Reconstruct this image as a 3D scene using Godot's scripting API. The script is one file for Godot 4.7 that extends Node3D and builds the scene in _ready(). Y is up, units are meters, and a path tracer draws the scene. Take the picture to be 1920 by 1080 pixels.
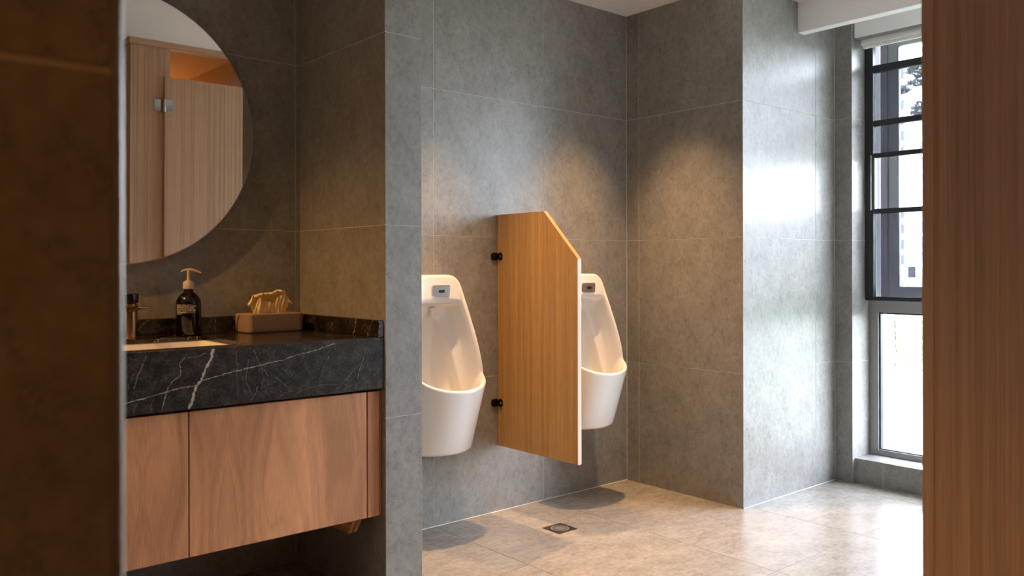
extends Node3D

const CEIL := 2.31
const ROWS := [0.0, 0.591, 1.191, 1.791, 2.31]
var M := {}
var rng := RandomNumberGenerator.new()
var used := {}
var marble_veins := [
	["501,153 499,138 491,118 483,110 476,90 470,75 461,65 453,52 448,30 444,17 436,3", 7.0],
	["271,31 299,37 340,44 380,52 404,58 430,60 454,62", 2.6],
	["474,74 504,80 531,86 566,92 600,97 622,101", 2.6],
	["607,98 638,103 666,108 706,113 732,121 768,127 819,136 825,140 866,150", 2.2],
	["866,150 869,125", 0.8],
	["426,138 413,124 416,106 415,91 395,78 382,61 380,50 374,31 366,4", 2.0],
	["329,148 320,125 307,97 303,79 297,67", 1.8],
	["300,107 289,85 284,70", 1.2],
	["432,137 448,138 465,140 483,147", 1.4],
	["565,147 565,115 571,110 566,92 567,73 570,41 571,18", 1.0],
	["600,122 597,96 592,62 602,40 610,23 607,3", 1.2],
	["582,77 592,23", 0.9],
	["621,27 610,18", 1.0],
	["348,36 340,22 341,4", 0.9],
	["307,30 300,18 297,3", 1.0],
	["614,149 628,115 641,95 659,68", 1.2],
	["674,69 691,56 713,35 731,18", 1.2],
	["638,93 644,69 638,34", 1.0],
	["627,45 619,18 606,5", 1.2],
	["849,115 838,95 827,76 824,51", 1.0],
	["970,130 963,96 949,61 936,9", 1.2],
	["954,86 902,40 877,14", 0.8],
	["678,2 706,17 724,22", 0.9],
	["734,11 763,20 803,29 827,31 880,27", 0.8],
	["899,12 928,22", 0.8],
	["936,9 968,8 995,14", 0.8],
	["676,142 677,112", 0.8],
	["771,146 767,126 755,99", 0.8],
	["726,62 737,78", 0.8],
	["995,39 1031,70", 0.8],
]


func _ready() -> void:
	rng.seed = 7
	# ---------------------------------------------------------------- camera
	var cam := Camera3D.new()
	cam.name = "camera"
	cam.transform = Transform3D(Basis(Vector3.UP, -0.70533) * Basis(Vector3.BACK, -0.00197), Vector3(-3.1506, 1.05444, 2.8173))
	cam.projection = Camera3D.PROJECTION_FRUSTUM
	cam.near = 0.05
	cam.far = 600.0
	cam.size = 2.0 * 0.05 * 540.0 / 1573.788
	cam.frustum_offset = Vector2(0, -0.05 * 36.52 / 1573.788)
	add_child(cam)
	cam.current = true
	# ---------------------------------------------------------------- sky and exposure
	var env := Environment.new()
	env.background_mode = Environment.BG_SKY
	env.sky = Sky.new()
	var sm := ProceduralSkyMaterial.new()
	sm.sky_top_color = Color(0.85, 0.90, 0.99)
	sm.sky_horizon_color = Color(0.93, 0.96, 1.0)
	sm.ground_horizon_color = Color(0.55, 0.56, 0.55)
	sm.ground_bottom_color = Color(0.4, 0.4, 0.38)
	sm.sky_energy_multiplier = 1.0
	sm.ground_energy_multiplier = 1.0
	env.sky.sky_material = sm
	env.background_energy_multiplier = 29.5
	env.tonemap_mode = Environment.TONE_MAPPER_LINEAR
	env.tonemap_exposure = 1.0
	env.sdfgi_enabled = true
	env.ssao_enabled = true
	env.ssil_enabled = true
	var we := WorldEnvironment.new()
	we.name = "world_environment"
	we.environment = env
	var ca := CameraAttributesPhysical.new()
	ca.frustum_focal_length = 30.0
	ca.exposure_aperture = 4.6
	ca.frustum_focus_distance = 3.3
	we.camera_attributes = ca
	add_child(we)
	# ---------------------------------------------------------------- lamps in the ceiling
	var warm := Color(1.0, 0.79, 0.58)
	var soft := Color(1.0, 0.84, 0.66)
	downlight("recessed ceiling downlight above the urinal beside the tiled pillar", -1.225, 0.40, 4.4, warm, 31.0, 1.0)
	downlight("recessed ceiling downlight above the urinal in the corner", -0.40, 0.40, 4.6, warm, 34.0, 1.0)
	downlight("recessed ceiling downlight above the marble counter", -3.35, 0.36, 2.8, Color(1.0, 0.74, 0.43), 65.0, 0.5)
	downlight("recessed ceiling downlight in front of the wooden vanity", -2.35, 1.45, 1.0, soft, 45.0, 1.0)
	downlight("recessed ceiling downlight in the entrance passage", -3.5, 3.0, 0.6, Color(1.0, 0.62, 0.25), 60.0, 0.9)
	downlight("recessed ceiling downlight inside the toilet cubicle", -1.35, 3.42, 1.4, Color(1.0, 0.7, 0.38), 60.0, 0.6)

	materials()
	build_shell()
	build_window()
	build_outside()
	build_cubicle()
	build_vanity()
	build_urinals()


# ==================================================================== helpers
func numbered(called: String) -> String:
	if not used.has(called):
		used[called] = 0
		return called
	used[called] += 1
	return "%s_%03d" % [called, used[called]]


func tag(o: Node3D, label: String, category: String, group := "", kind := "") -> Node3D:
	o.set_meta("label", label)
	o.set_meta("category", category)
	if group != "":
		o.set_meta("group", group)
	if kind != "":
		o.set_meta("kind", kind)
	return o


func thing(called: String, label: String, category: String, at := Vector3.ZERO, group := "", kind := "") -> Node3D:
	var o := Node3D.new()
	o.name = numbered(called)
	add_child(o)
	o.position = at
	tag(o, label, category, group, kind)
	return o


func put(called: String, m: Mesh, mat: Material, parent: Node = null, at := Vector3.ZERO, basis_ := Basis.IDENTITY) -> MeshInstance3D:
	var o := MeshInstance3D.new()
	o.mesh = m
	o.material_override = null
	for i in m.get_surface_count():
		o.set_surface_override_material(i, mat)
	o.transform = Transform3D(basis_, at)
	if parent == null:
		o.name = numbered(called)
		add_child(o, true)
	else:
		var n := 0
		var base := called
		while parent.has_node(NodePath(called)):
			n += 1
			called = "%s_%03d" % [base, n]
		o.name = called
		parent.add_child(o, true)
	return o


func downlight(label: String, x: float, z: float, energy: float, c: Color, angle: float, soft: float) -> void:
	var t := thing("downlight", label, "downlight", Vector3(x, CEIL, z), "ceiling downlights")
	var mt := StandardMaterial3D.new()
	mt.albedo_color = Color(0.92, 0.92, 0.9)
	mt.roughness = 0.4
	put("trim_ring", lathe([Vector2(0.036, 0.0), Vector2(0.036, -0.003), Vector2(0.044, -0.004), Vector2(0.05, -0.001), Vector2(0.05, 0.0)], 40), mt, t)
	var ml := StandardMaterial3D.new()
	ml.albedo_color = Color(1, 1, 1)
	ml.emission_enabled = true
	ml.emission = c
	ml.emission_energy_multiplier = 3.0
	put("lens", lathe([Vector2(0.0, -0.002), Vector2(0.035, -0.002), Vector2(0.035, 0.0), Vector2(0.0, 0.0)], 40), ml, t)
	var l := SpotLight3D.new()
	l.name = "lamp"
	l.light_color = c
	l.light_energy = energy
	l.spot_angle = angle
	l.spot_angle_attenuation = soft
	l.spot_range = 8.0
	l.spot_attenuation = 2.0
	l.light_size = 0.016
	l.shadow_enabled = true
	t.add_child(l)
	l.position = Vector3(0, -0.012, 0)
	l.rotation.x = -PI / 2


# chamfered box centred on the origin; UV in metres, each face laid flat
func cbox(s: Vector3, b := 0.001, uvo := Vector2.ZERO, turn := false) -> ArrayMesh:
	var st := SurfaceTool.new()
	st.begin(Mesh.PRIMITIVE_TRIANGLES)
	add_cbox(st, Vector3.ZERO, s, b, uvo, turn)
	return st.commit()


func add_cbox(st: SurfaceTool, c: Vector3, s: Vector3, b := 0.001, uvo := Vector2.ZERO, turn := false) -> void:
	var h := s / 2.0
	b = minf(b, minf(h.x, minf(h.y, h.z)) * 0.9)
	var i := h - Vector3(b, b, b)
	for ax in 3:
		var u := (ax + 1) % 3
		var v := (ax + 2) % 3
		for sg in [-1.0, 1.0]:
			var p := []
			for k in [[-1, -1], [1, -1], [1, 1], [-1, 1]]:
				var q := Vector3.ZERO
				q[ax] = sg * h[ax]
				q[u] = k[0] * i[u]
				q[v] = k[1] * i[v]
				p.append(q + c)
			var n := Vector3.ZERO
			n[ax] = sg
			quad(st, p[0], p[1], p[2], p[3], n, uvo, turn)
	if b <= 0.0:
		return
	for ax in 3:
		var u := (ax + 1) % 3
		var v := (ax + 2) % 3
		for su in [-1.0, 1.0]:
			for sv in [-1.0, 1.0]:
				var p := []
				for k in [[-1, 0], [1, 0], [1, 1], [-1, 1]]:
					var q := Vector3.ZERO
					q[ax] = k[0] * i[ax]
					q[u] = su * (h[u] if k[1] == 0 else i[u])
					q[v] = sv * (i[v] if k[1] == 0 else h[v])
					p.append(q + c)
				var n := Vector3.ZERO
				n[u] = su
				n[v] = sv
				quad(st, p[0], p[1], p[2], p[3], n.normalized(), uvo, turn)
	for sx in [-1.0, 1.0]:
		for sy in [-1.0, 1.0]:
			for sz in [-1.0, 1.0]:
				tri(st, c + Vector3(sx * h.x, sy * i.y, sz * i.z), c + Vector3(sx * i.x, sy * h.y, sz * i.z), c + Vector3(sx * i.x, sy * i.y, sz * h.z), Vector3(sx, sy, sz).normalized(), uvo, turn)


func flat_uv(p: Vector3, n: Vector3, uvo: Vector2, turn: bool) -> Vector2:
	var a := n.abs()
	var r: Vector2
	if a.x >= a.y and a.x >= a.z:
		r = Vector2(-p.z * signf(n.x), -p.y)
	elif a.y >= a.z:
		r = Vector2(p.x, p.z)
	else:
		r = Vector2(p.x * signf(n.z), -p.y)
	if turn:
		r = Vector2(r.y, r.x)
	return r + uvo


func tri(st: SurfaceTool, a: Vector3, b: Vector3, c: Vector3, n: Vector3, uvo := Vector2.ZERO, turn := false) -> void:
	var o := [a, b, c]
	if (b - a).cross(c - a).dot(n) > 0.0:
		o = [a, c, b]
	for p in o:
		st.set_normal(n)
		st.set_uv(flat_uv(p, n, uvo, turn))
		st.add_vertex(p)


func quad(st: SurfaceTool, a: Vector3, b: Vector3, c: Vector3, d: Vector3, n: Vector3, uvo := Vector2.ZERO, turn := false) -> void:
	tri(st, a, b, c, n, uvo, turn)
	tri(st, a, c, d, n, uvo, turn)


# a flat polygon in the XY plane given thickness along Z, edges chamfered
func slab(poly: PackedVector2Array, thick: float, b := 0.001, uvo := Vector2.ZERO, turn := false) -> ArrayMesh:
	var st := SurfaceTool.new()
	st.begin(Mesh.PRIMITIVE_TRIANGLES)
	if Geometry2D.is_polygon_clockwise(poly):
		poly.reverse()
	var inner := poly
	if b > 0.0:
		var off := Geometry2D.offset_polygon(poly, -b, Geometry2D.JOIN_MITER)
		if off.size() == 1 and off[0].size() == poly.size():
			var best := 0
			for k in poly.size():
				if off[0][k].distance_squared_to(poly[0]) < off[0][best].distance_squared_to(poly[0]):
					best = k
			inner = PackedVector2Array()
			for k in poly.size():
				inner.append(off[0][(best + k) % poly.size()])
			if Geometry2D.is_polygon_clockwise(inner):
				b = 0.0
				inner = poly
		else:
			b = 0.0
	var h := thick / 2.0
	var idx := Geometry2D.triangulate_polygon(inner)
	for k in range(0, idx.size(), 3):
		for s in [-1.0, 1.0]:
			var p := []
			for j in 3:
				var q := inner[idx[k + j]]
				p.append(Vector3(q.x, q.y, s * h))
			tri(st, p[0], p[1], p[2], Vector3(0, 0, s), uvo, turn)
	for k in poly.size():
		var a := poly[k]
		var c := poly[(k + 1) % poly.size()]
		var e := (c - a).normalized()
		var n := Vector3(e.y, -e.x, 0)
		quad(st, Vector3(a.x, a.y, -h + b), Vector3(c.x, c.y, -h + b), Vector3(c.x, c.y, h - b), Vector3(a.x, a.y, h - b), n, uvo, turn)
		if b > 0.0:
			var ia := inner[k]
			var ic := inner[(k + 1) % poly.size()]
			for s in [-1.0, 1.0]:
				quad(st, Vector3(a.x, a.y, s * (h - b)), Vector3(c.x, c.y, s * (h - b)), Vector3(ic.x, ic.y, s * h), Vector3(ia.x, ia.y, s * h), (n + Vector3(0, 0, s)).normalized(), uvo, turn)
	return st.commit()


func rounded(w: float, h: float, r: float, seg := 6) -> PackedVector2Array:
	var o := PackedVector2Array()
	for q in 4:
		var cx := (w / 2 - r) * (1 if q in [0, 3] else -1)
		var cy := (h / 2 - r) * (1 if q in [0, 1] else -1)
		for k in seg + 1:
			var a := PI / 2 * (q + float(k) / seg)
			o.append(Vector2(cx + r * cos(a), cy + r * sin(a)))
	return o


# rows of points; normals smoothed; faces turned so that they look along the side given by flip
func lofted(rows: Array, closed: bool, flip := false, uvs := Vector2.ONE) -> ArrayMesh:
	var nr := rows.size()
	var nc: int = rows[0].size()
	var cols := nc + 1 if closed else nc
	var v := PackedVector3Array()
	var uv := PackedVector2Array()
	var nm := PackedVector3Array()
	var ix := PackedInt32Array()
	for r in nr:
		for c in cols:
			v.append(rows[r][c % nc])
			uv.append(Vector2(float(c) / (cols - 1), float(r) / maxf(1, nr - 1)) * uvs)
	nm.resize(v.size())
	for r in nr - 1:
		for c in cols - 1:
			var a := r * cols + c
			var q := [a, a + 1, a + cols + 1, a + cols]
			if flip:
				q.reverse()
			for t in [[0, 1, 2], [0, 2, 3]]:
				var i0: int = q[t[0]]
				var i1: int = q[t[1]]
				var i2: int = q[t[2]]
				var n := (v[i2] - v[i0]).cross(v[i1] - v[i0])
				if n.length_squared() < 1e-16:
					continue
				ix.append_array([i0, i1, i2])
				nm[i0] += n
				nm[i1] += n
				nm[i2] += n
	if closed:
		for r in nr:
			var s := nm[r * cols] + nm[r * cols + cols - 1]
			nm[r * cols] = s
			nm[r * cols + cols - 1] = s
	for k in nm.size():
		nm[k] = nm[k].normalized() if nm[k].length_squared() > 0 else Vector3.UP
	for r in [0, nr - 1]:  # a row drawn together into one point shares one normal
		if v[r * cols].distance_to(v[r * cols + cols / 2]) < 1e-6:
			var s := Vector3.ZERO
			for c in cols:
				s += nm[r * cols + c]
			for c in cols:
				nm[r * cols + c] = s.normalized()
	var arr := []
	arr.resize(Mesh.ARRAY_MAX)
	arr[Mesh.ARRAY_VERTEX] = v
	arr[Mesh.ARRAY_NORMAL] = nm
	arr[Mesh.ARRAY_TEX_UV] = uv
	arr[Mesh.ARRAY_INDEX] = ix
	var m := ArrayMesh.new()
	m.add_surface_from_arrays(Mesh.PRIMITIVE_TRIANGLES, arr)
	return m


# profile of (radius, height); sharp corners kept by doubling each point that turns hard
func lathe(profile: Array, seg := 32, squash := Vector2.ONE) -> ArrayMesh:
	var st := SurfaceTool.new()
	st.begin(Mesh.PRIMITIVE_TRIANGLES)
	for k in profile.size() - 1:
		var a: Vector2 = profile[k]
		var b: Vector2 = profile[k + 1]
		var d := (b - a).normalized()
		var na := Vector2(d.y, -d.x)
		var nb := na
		if k > 0:
			var e: Vector2 = (a - profile[k - 1]).normalized()
			if e.dot(d) > 0.7:
				na = (na + Vector2(e.y, -e.x)).normalized()
		if k < profile.size() - 2:
			var e: Vector2 = (profile[k + 2] - b).normalized()
			if e.dot(d) > 0.7:
				nb = (nb + Vector2(e.y, -e.x)).normalized()
		for s in seg:
			var p := []
			var n := []
			var uv := []
			for j in [[a, na, s], [b, nb, s], [b, nb, s + 1], [a, na, s + 1]]:
				var t: float = TAU * j[2] / seg
				p.append(Vector3(j[0].x * cos(t) * squash.x, j[0].y, j[0].x * sin(t) * squash.y))
				n.append(Vector3(j[1].x * cos(t), j[1].y, j[1].x * sin(t)).normalized())
				uv.append(Vector2(float(j[2]) / seg, j[0].y))
			for t in [[0, 1, 2], [0, 2, 3]]:
				var o: Array = t
				var f: Vector3 = (p[t[1]] - p[t[0]]).cross(p[t[2]] - p[t[0]])
				if f.length_squared() < 1e-18:
					continue
				if f.dot(n[t[0]] + n[t[1]] + n[t[2]]) > 0.0:
					o = [t[0], t[2], t[1]]
				for q in o:
					st.set_normal(n[q])
					st.set_uv(uv[q])
					st.add_vertex(p[q])
	return st.commit()


# a round bar swept along points
func tube(path: Array, radii: Array, seg := 12) -> ArrayMesh:
	var rows := []
	var up := Vector3(0.13, 0.97, 0.21)
	for k in path.size():
		var d: Vector3 = (path[mini(k + 1, path.size() - 1)] - path[maxi(k - 1, 0)]).normalized()
		var a := d.cross(up)
		if a.length() < 0.1:
			a = d.cross(Vector3.RIGHT)
		a = a.normalized()
		var b := d.cross(a)
		var row := PackedVector3Array()
		var r: float = radii[k]
		for s in seg:
			var t := TAU * s / seg
			row.append(path[k] + a * cos(t) * r + b * sin(t) * r)
		rows.append(row)
	var first := PackedVector3Array()
	var last := PackedVector3Array()
	for s in seg:
		first.append(path[0])
		last.append(path[path.size() - 1])
	rows.push_front(first)
	rows.push_back(last)
	return lofted(rows, true)


# ==================================================================== materials
func mat(c: Color, rough := 0.5, metal := 0.0, tex: Texture2D = null, scale := Vector3.ONE, spec := 0.5) -> StandardMaterial3D:
	var m := StandardMaterial3D.new()
	m.albedo_color = c
	m.roughness = rough
	m.metallic = metal
	m.metallic_specular = spec
	if tex:
		m.albedo_texture = tex
		m.uv1_scale = scale
	return m


func noise_bytes(w: int, h: int, s: int, freq: float, oct: int, ridged := false) -> PackedByteArray:
	var n := FastNoiseLite.new()
	n.seed = s
	n.noise_type = FastNoiseLite.TYPE_SIMPLEX_SMOOTH
	n.frequency = freq
	n.fractal_type = FastNoiseLite.FRACTAL_RIDGED if ridged else FastNoiseLite.FRACTAL_FBM
	n.fractal_octaves = oct
	var im := n.get_seamless_image(w, h)
	im.convert(Image.FORMAT_L8)
	return im.get_data()


# cement-look porcelain: cloudy grey with small dark broken specks
func stone_texture(s: int, speck: float) -> ImageTexture:
	var w := 1024
	var cloud := noise_bytes(w, w, s, 0.005, 4)
	var mid := noise_bytes(w, w, s + 1, 0.035, 4)
	var fine := noise_bytes(w, w, s + 2, 0.22, 3)
	var patch := noise_bytes(w, w, s + 3, 0.016, 4)
	var crack := noise_bytes(w, w, s + 4, 0.085, 4, true)
	var d := PackedByteArray()
	d.resize(w * w * 3)
	for k in w * w:
		var f := fine[k] / 255.0 - 0.5
		var v := 0.80 + (cloud[k] / 255.0 - 0.5) * 0.10 + (mid[k] / 255.0 - 0.5) * 0.11 + f * 0.09
		var p := clampf((patch[k] / 255.0 - 0.50) * 4.5, 0.0, 1.0)
		var c := clampf((crack[k] / 255.0 - 0.50) * 2.6, 0.0, 1.0)
		var e := clampf(f * 4.0 + 0.5, 0.0, 1.0)
		v -= speck * p * c * e
		var q := int(clampf(v, 0.0, 1.0) * 255.0)
		d[k * 3] = q
		d[k * 3 + 1] = int(q * 0.992)
		d[k * 3 + 2] = int(q * 0.975)
	return ImageTexture.create_from_image(Image.create_from_data(w, w, false, Image.FORMAT_RGB8, d))


# long vertical grain: bands across x that wander slowly along y
func wood_texture(s: int, bands: float, wander: float, streak: float, line: float, soft: float) -> ImageTexture:
	var w := 1024
	var h := 1024
	var n := FastNoiseLite.new()
	n.seed = s
	n.noise_type = FastNoiseLite.TYPE_SIMPLEX_SMOOTH
	n.frequency = 1.0
	n.fractal_type = FastNoiseLite.FRACTAL_NONE
	var im := Image.create(w, h, false, Image.FORMAT_RGB8)
	var d := PackedByteArray()
	d.resize(w * h * 3)
	var k := 0
	for y in h:
		var fy := 1.0 - absf(2.0 * y / h - 1.0)
		for x in w:
			var fx := 1.0 - absf(2.0 * x / w - 1.0)
			var wv := n.get_noise_2d(fx * 3.0, fy * 1.6) * wander
			var u := (fx + wv) * bands
			var a := n.get_noise_2d(u, 7.3 + fy * 0.7)
			var b := n.get_noise_2d(u * 4.7 + 11.0, fy * 2.0)
			var c := n.get_noise_2d(fx * 210.0, fy * 14.0 + 31.0)
			var v := 0.80 + a * soft + b * streak + c * 0.05
			var l := 1.0 - absf(n.get_noise_2d(u * 1.9 + 3.0, fy * 0.5 + 50.0)) * 9.0
			if l > 0.0:
				v -= l * line
			v = clampf(v, 0.0, 1.0)
			d[k] = int(v * 255.0)
			d[k + 1] = int(clampf(v * (0.93 + v * 0.07), 0.0, 1.0) * 255.0)
			d[k + 2] = int(clampf(v * (0.86 + v * 0.14), 0.0, 1.0) * 255.0)
			k += 3
	im = Image.create_from_data(w, h, false, Image.FORMAT_RGB8, d)
	return ImageTexture.create_from_image(im)


func marble_base(w: int, h: int, s: int) -> Image:
	var cloud := noise_bytes(w, h, s, 0.012, 4)
	var mid := noise_bytes(w, h, s + 1, 0.05, 3)
	var hair := noise_bytes(w, h, s + 2, 0.011, 2, true)
	var mask := noise_bytes(w, h, s + 3, 0.01, 2)
	var d := PackedByteArray()
	d.resize(w * h * 3)
	for k in w * h:
		var v := 0.165 + (cloud[k] / 255.0 - 0.5) * 0.20 + (mid[k] / 255.0 - 0.5) * 0.20
		var c := clampf((hair[k] / 255.0 - 0.93) * 14.0, 0.0, 1.0) * clampf((mask[k] / 255.0 - 0.5) * 5.0, 0.0, 1.0)
		v = clampf(v + c * 0.2, 0.03, 1.0)
		d[k * 3] = int(v * 255.0)
		d[k * 3 + 1] = int(v * 226.0)
		d[k * 3 + 2] = int(v * 203.0)
	return Image.create_from_data(w, h, false, Image.FORMAT_RGB8, d)


func vein(im: Image, pts: Array, width: float, strength: float, n: FastNoiseLite) -> void:
	var c := Color(0.66, 0.62, 0.58)
	for k in pts.size() - 1:
		var a: Vector2 = pts[k]
		var b: Vector2 = pts[k + 1]
		var steps := int(a.distance_to(b)) + 1
		for s in steps:
			var p := a.lerp(b, float(s) / steps)
			p += Vector2(n.get_noise_2d(p.x, p.y), n.get_noise_2d(p.y + 900.0, p.x)) * (3.0 + width * 0.5)
			var r := width * (0.8 + 0.7 * n.get_noise_2d(p.x * 0.7 + 300.0, p.y * 0.7))
			r = maxf(r, 0.55)
			var q := int(ceil(r))
			for dy in range(-q, q + 1):
				for dx in range(-q, q + 1):
					var x := int(p.x) + dx
					var y := int(p.y) + dy
					if x < 0 or y < 0 or x >= im.get_width() or y >= im.get_height():
						continue
					var f := clampf(r + 0.6 - Vector2(dx, dy).length(), 0.0, 1.0) * strength * 0.6
					if f > 0.0:
						im.set_pixel(x, y, im.get_pixel(x, y).lerp(c, f))


func materials() -> void:
	var stone := ImageTexture.new()
	stone = stone_texture(11, 0.31)
	var stone2 := stone_texture(41, 0.24)
	var s1 := Vector3(1.35, 1.05, 1)
	M.tile = mat(Color(0.70, 0.693, 0.675), 0.36, 0.0, stone, s1, 0.5)
	M.floor_tile = mat(Color(0.77, 0.735, 0.685), 0.27, 0.0, stone2, Vector3(0.9, 1.4, 1))
	M.grout = mat(Color(0.80, 0.79, 0.77), 0.9)
	M.grout_dark = mat(Color(0.22, 0.20, 0.18), 0.95)
	M.paint = mat(Color(0.965, 0.96, 0.95), 0.7)
	M.paint_out = mat(Color(0.95, 0.95, 0.97), 0.8)
	var w1 := wood_texture(3, 3.0, 0.10, 0.06, 0.05, 0.10)
	var w2 := wood_texture(19, 12.0, 0.004, 0.045, 0.055, 0.065)
	M.walnut = mat(Color(0.94, 0.67, 0.47), 0.45, 0.0, w1, Vector3(0.95, 0.55, 1))
	M.oak = mat(Color(0.92, 0.72, 0.44), 0.42, 0.0, w2, Vector3(1.1, 0.4, 1))
	M.oak_edge = mat(Color(0.86, 0.62, 0.38), 0.4, 0.0, w2, Vector3(1.1, 0.4, 1))
	M.panel = mat(Color(0.95, 0.785, 0.645), 0.45, 0.0, w2, Vector3(2.0, 0.3, 1))
	var n := FastNoiseLite.new()
	n.seed = 5
	n.frequency = 0.05
	var front := marble_base(2048, 320, 60)
	for e in marble_veins:
		var pts := []
		for t in e[0].split(" "):
			var q: PackedStringArray = t.split(",")
			pts.append(Vector2(float(q[0]), 157.0 - float(q[1])) * (2048.0 / 1050.0))
		vein(front, pts, e[1] * 1.1, 0.7, n)
	rng.seed = 21
	for k in 40:
		var p := Vector2(rng.randf() * 2048, rng.randf() * 320)
		var a := rng.randf_range(0.9, 2.2)
		var pts := [p]
		for j in 5:
			p += Vector2(cos(a), sin(a)) * rng.randf_range(20, 50)
			a += rng.randf_range(-0.5, 0.5)
			pts.append(p)
		vein(front, pts, 0.55, 0.3, n)
	M.marble_front = mat(Color(1, 1, 1), 0.38, 0.0, ImageTexture.create_from_image(front), Vector3(1, 1, 1), 0.4)
	var top := marble_base(1024, 1024, 80)
	for k in 46:
		var p := Vector2(rng.randf() * 1024, rng.randf() * 1024)
		var a := rng.randf_range(0.2, 2.6)
		var pts := [p]
		for j in 6:
			p += Vector2(cos(a), sin(a)) * rng.randf_range(30, 80)
			a += rng.randf_range(-0.4, 0.4)
			pts.append(p)
		vein(top, pts, rng.randf_range(0.6, 2.2), 0.6, n)
	M.marble = mat(Color(1, 1, 1), 0.16, 0.0, ImageTexture.create_from_image(top), Vector3(1.1, 1.1, 1))
	M.ceramic = mat(Color(0.93, 0.92, 0.90), 0.10)
	M.chrome = mat(Color(0.86, 0.86, 0.87), 0.10, 1.0)
	M.steel = mat(Color(0.70, 0.68, 0.65), 0.32, 0.75)
	M.black = mat(Color(0.03, 0.03, 0.035), 0.3)
	M.bronze = mat(Color(0.62, 0.50, 0.36), 0.24, 1.0)
	M.bronze_dark = mat(Color(0.20, 0.17, 0.15), 0.28, 0.8)
	M.alu = mat(Color(0.60, 0.60, 0.59), 0.45, 0.3)
	M.casement = mat(Color(0.50, 0.47, 0.48), 0.45, 0.2)
	M.anthracite = mat(Color(0.13, 0.145, 0.165), 0.4)
	M.glass = mat(Color(0.9, 0.95, 1.0, 0.06), 0.02)
	M.glass.transparency = BaseMaterial3D.TRANSPARENCY_ALPHA
	M.tint = mat(Color(0.25, 0.25, 0.33, 0.42), 0.03)
	M.tint.transparency = BaseMaterial3D.TRANSPARENCY_ALPHA
	M.mirror = mat(Color(0.93, 0.94, 0.94), 0.0, 1.0)


# ==================================================================== shell
# tiles laid on a plane: o is a corner, u and v run along it, cuts are the joints
func lay(parent: Node, o: Vector3, u: Vector3, v: Vector3, us: Array, vs: Array, m: Material, gap := 0.0017, called := "tile", edge := 0.0009) -> void:
	var nrm := u.cross(v)
	for a in us.size() - 1:
		for b in vs.size() - 1:
			var w: float = us[a + 1] - us[a] - gap
			var h: float = vs[b + 1] - vs[b] - gap
			if w < 0.003 or h < 0.003:
				continue
			var c: Vector3 = o + u * ((us[a] + us[a + 1]) / 2.0) + v * ((vs[b] + vs[b + 1]) / 2.0) - nrm * 0.004
			put(called, cbox(Vector3(w, h, 0.008), edge, Vector2(rng.randf(), rng.randf()) * 3.0), m, parent, c - parent.position, Basis(u, v, nrm))


func backing(called: String, label: String, category: String, lo: Vector3, hi: Vector3, m: Material) -> MeshInstance3D:
	var o := put(called, cbox(hi - lo, 0.0), m, null, (lo + hi) / 2.0)
	tag(o, label, category, "", "structure")
	return o


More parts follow.
